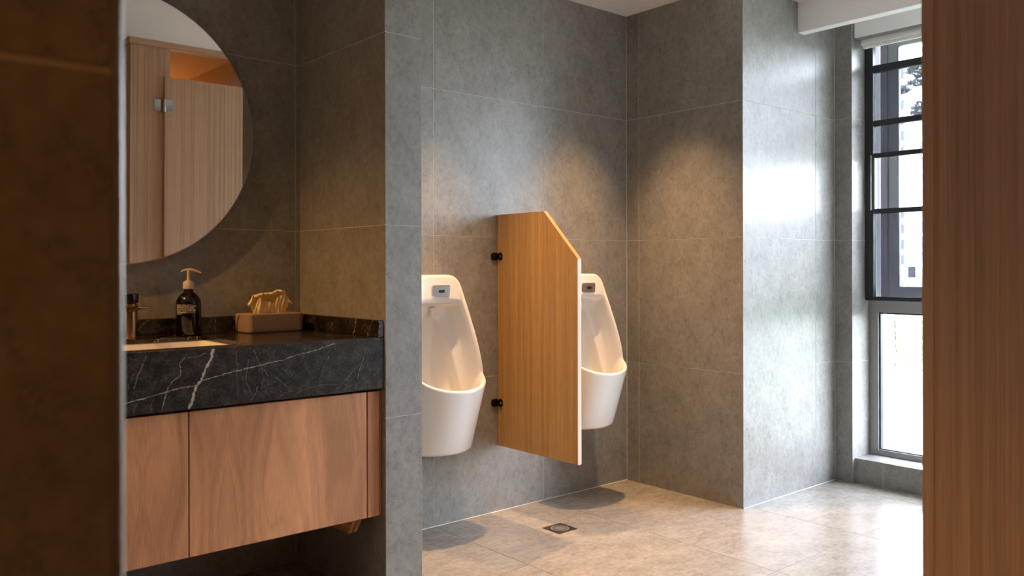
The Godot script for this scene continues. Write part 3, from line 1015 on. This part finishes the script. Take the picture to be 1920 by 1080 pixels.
func marble_top(x0: float, x1: float, z0: float, z1: float, a0: float, a1: float, b0: float, b1: float, top: float, th: float) -> ArrayMesh:
	var st := SurfaceTool.new()
	st.begin(Mesh.PRIMITIVE_TRIANGLES)
	var uvo := Vector2(0.13, 0.41)
	var hole := rounded(a1 - a0, b1 - b0, 0.02, 6)
	var cx := (a0 + a1) / 2
	var cz := (b0 + b1) / 2
	var n := hole.size()
	var out := PackedVector2Array()
	for p in hole:  # each point of the hole sent out to the outline along both axes
		var q := Vector2(p.x + cx, p.y + cz)
		var d := Vector2(p.x / (a1 - a0), p.y / (b1 - b0))
		if absf(d.x) > absf(d.y):
			var ex := x1 if d.x > 0 else x0
			out.append(Vector2(ex, clampf(cz + d.y / absf(d.x) * (z1 - z0) * 0.5 + ((z0 + z1) / 2 - cz) * absf(d.y / d.x), z0, z1)))
		else:
			var ez := z1 if d.y > 0 else z0
			var f := d.x / absf(d.y)
			out.append(Vector2(cx + (f * (x1 - cx) if f > 0 else f * (cx - x0)), ez))
		if q == out[out.size() - 1]:
			pass
	for k in n:
		var j := (k + 1) % n
		var h0 := Vector3(hole[k].x + cx, top, hole[k].y + cz)
		var h1 := Vector3(hole[j].x + cx, top, hole[j].y + cz)
		var o0 := Vector3(out[k].x, top, out[k].y)
		var o1 := Vector3(out[j].x, top, out[j].y)
		quad(st, h0, h1, o1, o0, Vector3.UP, uvo)
		var dn := Vector3(0, -th, 0)
		quad(st, h0 + dn, h1 + dn, o1 + dn, o0 + dn, Vector3.DOWN, uvo)
		var nin := -Vector3(hole[k].x + hole[j].x, 0, hole[k].y + hole[j].y)
		nin = Vector3(signf(nin.x), 0, 0) if absf(h1.x - h0.x) < absf(h1.z - h0.z) else Vector3(0, 0, signf(nin.z))
		quad(st, h0, h1, h1 + dn, h0 + dn, nin, uvo)
	for e in [[Vector3(x0, top, z1), Vector3(x1, top, z1), Vector3(0, 0, 1)], [Vector3(x1, top, z0), Vector3(x1, top, z1), Vector3(1, 0, 0)], [Vector3(x0, top, z0), Vector3(x0, top, z1), Vector3(-1, 0, 0)]]:
		quad(st, e[0], e[1], e[1] - Vector3(0, th, 0), e[0] - Vector3(0, th, 0), e[2], uvo)
	# the four corners that the fan leaves open
	for sx in [-1, 1]:
		for sz in [-1, 1]:
			var corner := Vector3(x1 if sx > 0 else x0, top, z1 if sz > 0 else z0)
			for k in n:
				var j := (k + 1) % n
				var a := Vector3(out[k].x, top, out[k].y)
				var c := Vector3(out[j].x, top, out[j].y)
				var split := (absf(a.x - corner.x) < 1e-5 and absf(c.z - corner.z) < 1e-5) or (absf(c.x - corner.x) < 1e-5 and absf(a.z - corner.z) < 1e-5)
				if split and (a - c).length() > 1e-4:
					tri(st, a, c, corner, Vector3.UP, uvo)
					tri(st, a - Vector3(0, th, 0), c - Vector3(0, th, 0), corner - Vector3(0, th, 0), Vector3.DOWN, uvo)
	return st.commit()


# the traced veins lie on the front between x = -2.8 and x = -1.75
func apron_uv(m: ArrayMesh) -> ArrayMesh:
	var a := m.surface_get_arrays(0)
	var v: PackedVector3Array = a[Mesh.ARRAY_VERTEX]
	var uv := PackedVector2Array()
	for p in v:
		uv.append(Vector2((p.x + 2.8) / 1.05, (0.84 - p.y) / 0.164))
	a[Mesh.ARRAY_TEX_UV] = uv
	var o := ArrayMesh.new()
	o.add_surface_from_arrays(Mesh.PRIMITIVE_TRIANGLES, a)
	return o


func label_patch() -> ArrayMesh:
	var rows := []
	for y in [0.102, 0.064]:
		var row := PackedVector3Array()
		for k in 25:
			var t := 0.98 + (float(k) / 24.0 - 0.5) * 1.75
			var a := PI / 2 + 0.58 - (t - 0.98)
			row.append(Vector3(cos(a) * 0.0388, y, sin(a) * 0.0388))
		rows.append(row)
	return lofted(rows, false, false)


func label_material() -> StandardMaterial3D:
	var im := Image.create(256, 144, false, Image.FORMAT_RGBA8)
	im.fill(Color(0.72, 0.68, 0.62, 0.0))
	rng.seed = 12
	var ink := Color(0.78, 0.74, 0.68, 1.0)
	var rows := [[4, 6, 0.85], [14, 15, 1.0], [33, 15, 0.9], [52, 15, 0.96], [71, 15, 1.0], [92, 14, 0.55], [92, 4, 1.0], [103, 4, 1.0], [112, 12, 0.35]]
	for r in rows:
		var x := 4
		while x < 250 * float(r[2]):
			var w := rng.randi_range(3, 7)
			for dy in int(r[1]):
				for dx in w:
					if x + dx < 254 and rng.randf() < 0.62:
						im.set_pixel(x + dx, int(r[0]) + dy, ink)
			x += w + (rng.randi_range(1, 2) if rng.randf() < 0.8 else 6)
	var m := mat(Color(1, 1, 1), 0.5, 0.0, ImageTexture.create_from_image(im))
	m.transparency = BaseMaterial3D.TRANSPARENCY_ALPHA_SCISSOR
	m.alpha_scissor_threshold = 0.5
	m.cull_mode = BaseMaterial3D.CULL_DISABLED
	return m


func tissue_material() -> StandardMaterial3D:
	var m := mat(Color(0.97, 0.90, 0.70), 0.85)
	m.backlight_enabled = true
	m.backlight = Color(0.5, 0.42, 0.26)
	m.cull_mode = BaseMaterial3D.CULL_DISABLED
	return m


# a hood that rises from the back of the slot and rolls forward, and a lower front fold standing inside it
func along(table: Array, s: float) -> float:
	for k in table.size() - 1:
		if s <= table[k + 1][0]:
			var f: float = clampf((s - table[k][0]) / (table[k + 1][0] - table[k][0]), 0.0, 1.0)
			return lerpf(table[k][1], table[k + 1][1], f * f * (3.0 - 2.0 * f))
	return table[table.size() - 1][1]


func tissue_mesh() -> ArrayMesh:
	var top := [[-1.0, 0.031], [-0.72, 0.060], [-0.4, 0.066], [0.05, 0.068], [0.42, 0.077], [0.62, 0.073], [1.0, 0.034]]
	var hood := []
	for j in 25:
		var v := j / 24.0
		var row := PackedVector3Array()
		for i in 61:
			var s := i / 30.0 - 1.0
			var h := along(top, s)
			var spread := lerpf(0.052, 0.080, smoothstep(0.0, 0.75, v))
			var fold := 0.0022 * sin(s * 13.0 + 1.0) + 0.0015 * sin(s * 29.0)
			var y: float
			var z: float
			if v < 0.6:
				var q := v / 0.6
				y = lerpf(-0.003, h, sin(q * PI / 2.0))
				z = -0.010 - 0.010 * sin(q * PI) + 0.010 * q * q + fold * q
			else:
				var q := (v - 0.6) / 0.4
				y = h + 0.002 * sin(q * PI) - 0.004 * q * q - 0.006 * q * q * pow(absf(s), 2.0)
				z = 0.011 * sin(q * PI / 2.0) * (1.0 - 0.3 * s * s) + fold * (1.0 + q)
			row.append(Vector3(s * spread, y, z))
		hood.append(row)
	var rise := [[-1.0, 0.015], [-0.78, 0.050], [-0.62, 0.052], [-0.40, 0.034], [-0.12, 0.038], [0.10, 0.031], [0.38, 0.055], [0.75, 0.062], [1.0, 0.040]]
	var front := []
	for j in 21:
		var v := j / 20.0
		var row := PackedVector3Array()
		for i in 61:
			var s := i / 30.0 - 1.0
			var h := along(rise, s)
			var lobe := 0.010 * exp(-pow((s + 0.68) / 0.22, 2.0)) + 0.004 * exp(-pow((s - 0.55) / 0.3, 2.0))
			var fold := 0.0016 * sin(s * 17.0 + v * 3.0) + 0.0012 * sin(s * 31.0 - v * 4.0)
			row.append(Vector3(s * lerpf(0.058, 0.062, v) + 0.002 * sin(v * 6.0 + s * 4.0), lerpf(-0.003, h, v), 0.010 + lobe * sin(v * PI * 0.75 + 0.4) + 0.006 * v + fold))
		front.append(row)
	var st := SurfaceTool.new()
	st.begin(Mesh.PRIMITIVE_TRIANGLES)
	st.append_from(lofted(hood, false), 0, Transform3D.IDENTITY)
	st.append_from(lofted(front, false), 0, Transform3D.IDENTITY)
	return st.commit()


# ==================================================================== urinals
# one closed loop of the urinal's surface: a half oval in front, straight sides that rise and lean back, a top with rounded corners
func loop(w: float, yb: float, zs: float, zf: float, wt: float, yt: float, zt: float, r: float, lift := 0.0, smooth := 3) -> PackedVector3Array:
	var p: Array[Vector3] = []
	for k in 41:
		var a := -PI / 2 + PI * k / 40.0
		p.append(Vector3(w * sin(a), yb + lift * (1.0 - cos(a)), zs + (zf - zs) * cos(a)))
	yb += lift
	var belly := 0.014 if zs > 0.0 else 0.0
	var rise := yt - r - yb
	for k in range(1, 25):
		var f := k / 24.0
		p.append(Vector3(lerpf(w, wt, f) + 0.005 * sin(PI * f), yb + rise * f, lerpf(zs, zt, f * (yt - r - yb) / maxf(yt - yb, 1e-4)) + belly * sin(PI * sqrt(f))))
	var zr := p[p.size() - 1].z
	for k in range(1, 9):
		var a := PI / 2 * k / 8.0
		p.append(Vector3(wt - r + r * cos(a), yt - r + r * sin(a), lerpf(zr, zt, sin(a))))
	for k in range(1, 17):
		p.append(Vector3(lerpf(wt - r, r - wt, k / 16.0), yt, zt))
	for k in range(1, 9):
		var a := PI / 2 + PI / 2 * k / 8.0
		p.append(Vector3(r - wt + r * cos(a), yt - r + r * sin(a), lerpf(zr, zt, sin(a))))
	for k in range(1, 24):
		var f := 1.0 - k / 24.0
		p.append(Vector3(-lerpf(w, wt, f) - 0.005 * sin(PI * f), yb + rise * f, lerpf(zs, zt, f * (yt - r - yb) / maxf(yt - yb, 1e-4)) + belly * sin(PI * sqrt(f))))
	var n := p.size()
	for it in smooth:
		var q: Array[Vector3] = []
		for k in n:
			q.append(p[k] * 0.5 + (p[(k + 1) % n] + p[(k + n - 1) % n]) * 0.25)
		p = q
	return PackedVector3Array(p)


func blend(a: PackedVector3Array, b: PackedVector3Array, f: float) -> PackedVector3Array:
	var r := PackedVector3Array()
	for k in a.size():
		r.append(a[k].lerp(b[k], f))
	return r


func urinal_mesh() -> ArrayMesh:
	var rows := []
	rows.append(loop(0.125, 0.345, 0.0, 0.0, 0.118, 1.030, 0.0, 0.05))
	rows.append(loop(0.121, 0.335, 0.09, 0.195, 0.118, 1.030, 0.012, 0.05))
	rows.append(loop(0.126, 0.338, 0.108, 0.209, 0.118, 1.031, 0.03, 0.05))
	rows.append(loop(0.133, 0.350, 0.125, 0.220, 0.118, 1.031, 0.045, 0.05))
	var low: PackedVector3Array = rows[3]
	var rim := loop(0.153, 0.580, 0.195, 0.289, 0.105, 1.030, 0.105, 0.055, 0.05)
	for k in range(1, 5):
		rows.append(blend(low, rim, k / 5.0))
	rows.append(rim)
	for q in [[0.1525, 0.586, 0.194, 0.2885, 0.1045, 1.0295, 0.109, 0.054, 0.05], [0.1495, 0.590, 0.191, 0.286, 0.101, 1.026, 0.113, 0.052, 0.049], [0.146, 0.592, 0.187, 0.281, 0.096, 1.019, 0.115, 0.050, 0.048],
		[0.143, 0.590, 0.183, 0.276, 0.093, 0.995, 0.118, 0.045, 0.047], [0.141, 0.587, 0.179, 0.272, 0.098, 0.940, 0.126, 0.018, 0.046], [0.139, 0.583, 0.174, 0.270, 0.098, 0.924, 0.126, 0.016, 0.045],
		[0.137, 0.577, 0.167, 0.267, 0.096, 0.919, 0.119, 0.018, 0.043], [0.134, 0.562, 0.151, 0.261, 0.094, 0.915, 0.094, 0.024, 0.040], [0.130, 0.532, 0.135, 0.252, 0.091, 0.908, 0.074, 0.034, 0.030],
		[0.125, 0.502, 0.121, 0.244, 0.086, 0.899, 0.062, 0.050, 0.020], [0.120, 0.480, 0.114, 0.236, 0.062, 0.886, 0.057, 0.050, 0.010], [0.117, 0.473, 0.110, 0.233, 0.042, 0.873, 0.056, 0.038, 0.005],
		[0.113, 0.467, 0.080, 0.228, 0.038, 0.867, 0.030, 0.034, 0.0], [0.100, 0.448, 0.066, 0.208, 0.032, 0.845, 0.027, 0.030, 0.0], [0.075, 0.432, 0.055, 0.172, 0.026, 0.790, 0.024, 0.024, 0.0], [0.042, 0.426, 0.055, 0.130, 0.018, 0.690, 0.022, 0.016, 0.0]]:
		rows.append(loop(q[0], q[1], q[2], q[3], q[4], q[5], q[6], q[7], q[8]))
	rows.append(same(Vector3(0, 0.47, 0.042), rows[0].size()))
	return lofted(rows, true)


func build_urinals() -> void:
	var u := thing("urinal", "white ceramic wall urinal partly behind the tiled stub wall", "urinal", Vector3(-1.226, 0, 0.001), "wall urinals")
	put("bowl", urinal_mesh(), M.ceramic, u)
	var sp := put("sensor_plate", slab(rounded(0.086, 0.047, 0.009, 5), 0.014, 0.004), M.chrome, u, Vector3(0, 0.966, 0.124), Basis(Vector3.RIGHT, 0.09))
	sp.set_meta("label", "chrome flush sensor plate")
	put("sensor_window", slab(rounded(0.030, 0.011, 0.0054, 6), 0.003, 0.0006), mat(Color(0.10, 0.10, 0.11), 0.15), sp, Vector3(0, 0, 0.0062))
	put("water_outlet", lathe([Vector2(0, -0.014), Vector2(0.011, -0.014), Vector2(0.013, -0.012), Vector2(0.013, 0.014), Vector2(0.011, 0.022), Vector2(0, 0.026)], 24), M.ceramic, u, Vector3(0, 0.876, 0.064))
	put("outlet_cover", lathe([Vector2(0, 0.006), Vector2(0.018, 0.005), Vector2(0.024, 0.0), Vector2(0.024, -0.004)], 24), M.chrome, u, Vector3(0, 0.430, 0.105))
	var u2 := u.duplicate() as Node3D
	u2.name = numbered("urinal")
	add_child(u2)
	u2.position = Vector3(-0.402, 0, 0.001)
	u2.set_meta("label", "white ceramic wall urinal right of the wooden privacy screen")

	# privacy screen
	var s := thing("privacy_screen", "golden oak privacy screen with a cut corner between the two urinals", "privacy screen", Vector3(-0.828, 0.288, 0.0))
	var o := s.position
	var poly := PackedVector2Array([Vector2(-0.004, 0.288), Vector2(-0.494, 0.288), Vector2(-0.494, 1.092), Vector2(-0.300, 1.286), Vector2(-0.004, 1.286)])
	put("panel", slab(poly, 0.019, 0.0006, Vector2(0.2, 0.1)), M.oak, s, Vector3(-0.828, 0, 0) - o, Basis(Vector3.UP, PI / 2))
	var eb := put("edge_band", cbox(Vector3(0.0196, 0.804, 0.0015), 0.0004), mat(Color(0.90, 0.78, 0.68), 0.4), s, Vector3(-0.828, 0.690, 0.4945) - o)
	eb.set_meta("label", "pale front edge band")
	put("edge_band", cbox(Vector3(0.0196, 0.2743, 0.0015), 0.0004), M.oak_edge, s, Vector3(-0.828, 1.1892, 0.3974) - o, Basis(Vector3.RIGHT, -PI / 4))
	put("edge_band", cbox(Vector3(0.0196, 0.0015, 0.295), 0.0004), M.oak_edge, s, Vector3(-0.828, 1.2864, 0.152) - o)
	for y in [1.107, 0.474]:
		for k in [-1, 1]:
			var br := put("wall_bracket", slab(rounded(0.03, 0.034, 0.012, 5), 0.004, 0.001), M.bronze_dark, s, Vector3(-0.828 + k * 0.0117, y, 0.024) - o, Basis(Vector3.UP, PI / 2))
			put("wall_plate", slab(rounded(0.036, 0.034, 0.012, 5), 0.006, 0.001), M.bronze_dark, s, Vector3(-0.828 + k * 0.0275, y, 0.0045) - o)
			put("screw", lathe([Vector2(0, 0.0022), Vector2(0.003, 0.0018), Vector2(0.0038, 0.0)], 14), M.steel, br, Vector3(-0.004, 0, 0.002 * k), Basis(Vector3.RIGHT, PI / 2 * k))

	# floor drain
	var d := thing("floor_drain", "square steel floor drain with a round slotted grate below the privacy screen", "drain", Vector3(-0.798, 0.0, 0.351))
	var frame := PackedVector2Array()
	put("frame", drain_frame(0.102, 0.041), mat(Color(0.36, 0.33, 0.29), 0.4, 0.8), d, Vector3(0, 0.0015, 0))
	put("sump", lathe([Vector2(0.041, 0.0012), Vector2(0.041, -0.0), Vector2(0, 0.0002)], 36), M.black, d)
	var gr := put("grate", drain_grate(), M.steel, d, Vector3(0, 0.0018, 0))
	gr.set_meta("label", "round steel grate with radial slots")


func drain_frame(side: float, r: float) -> ArrayMesh:
	var st := SurfaceTool.new()
	st.begin(Mesh.PRIMITIVE_TRIANGLES)
	var n := 64
	for k in n:
		var a := TAU * k / n
		var b := TAU * (k + 1) / n
		var pts := []
		for t in [a, b]:
			var f := side / 2 / maxf(absf(cos(t)), absf(sin(t)))
			pts.append(Vector3(cos(t) * r, 0, sin(t) * r))
			pts.append(Vector3(cos(t) * f, 0, sin(t) * f))
		quad(st, pts[0], pts[1], pts[3], pts[2], Vector3.UP)
		var dn := Vector3(0, -0.0015, 0)
		quad(st, pts[1], pts[3], pts[3] + dn, pts[1] + dn, (pts[1] + pts[3]).normalized())
		quad(st, pts[0], pts[2], pts[2] + dn, pts[0] + dn, -(pts[0] + pts[2]).normalized())
	return st.commit()


func drain_grate() -> ArrayMesh:
	var st := SurfaceTool.new()
	st.begin(Mesh.PRIMITIVE_TRIANGLES)
	var n := 12
	for k in n:
		for part in 2:
			var a := TAU * (k + (0.0 if part == 0 else 0.5)) / n
			var steps := 4
			for q in steps:
				var t0 := a + TAU / n * 0.5 * q / steps
				var t1 := a + TAU / n * 0.5 * (q + 1) / steps
				var spans := [[0.0005, 0.020], [0.031, 0.039]] if part == 0 else [[0.0005, 0.039]]
				for s in spans:
					var p := []
					for e in [[s[0], t0], [s[1], t0], [s[1], t1], [s[0], t1]]:
						p.append(Vector3(cos(e[1]) * e[0], 0.0, sin(e[1]) * e[0]))
					quad(st, p[0], p[1], p[2], p[3], Vector3.UP)
					var dn := Vector3(0, -0.0012, 0)
					for j in 4:
						var c: Vector3 = p[j]
						var d: Vector3 = p[(j + 1) % 4]
						var m: Vector3 = (p[0] + p[1] + p[2] + p[3]) / 4.0
						var nn: Vector3 = ((c + d) / 2.0 - m).normalized()
						quad(st, c, d, d + dn, c + dn, nn)
	return st.commit()
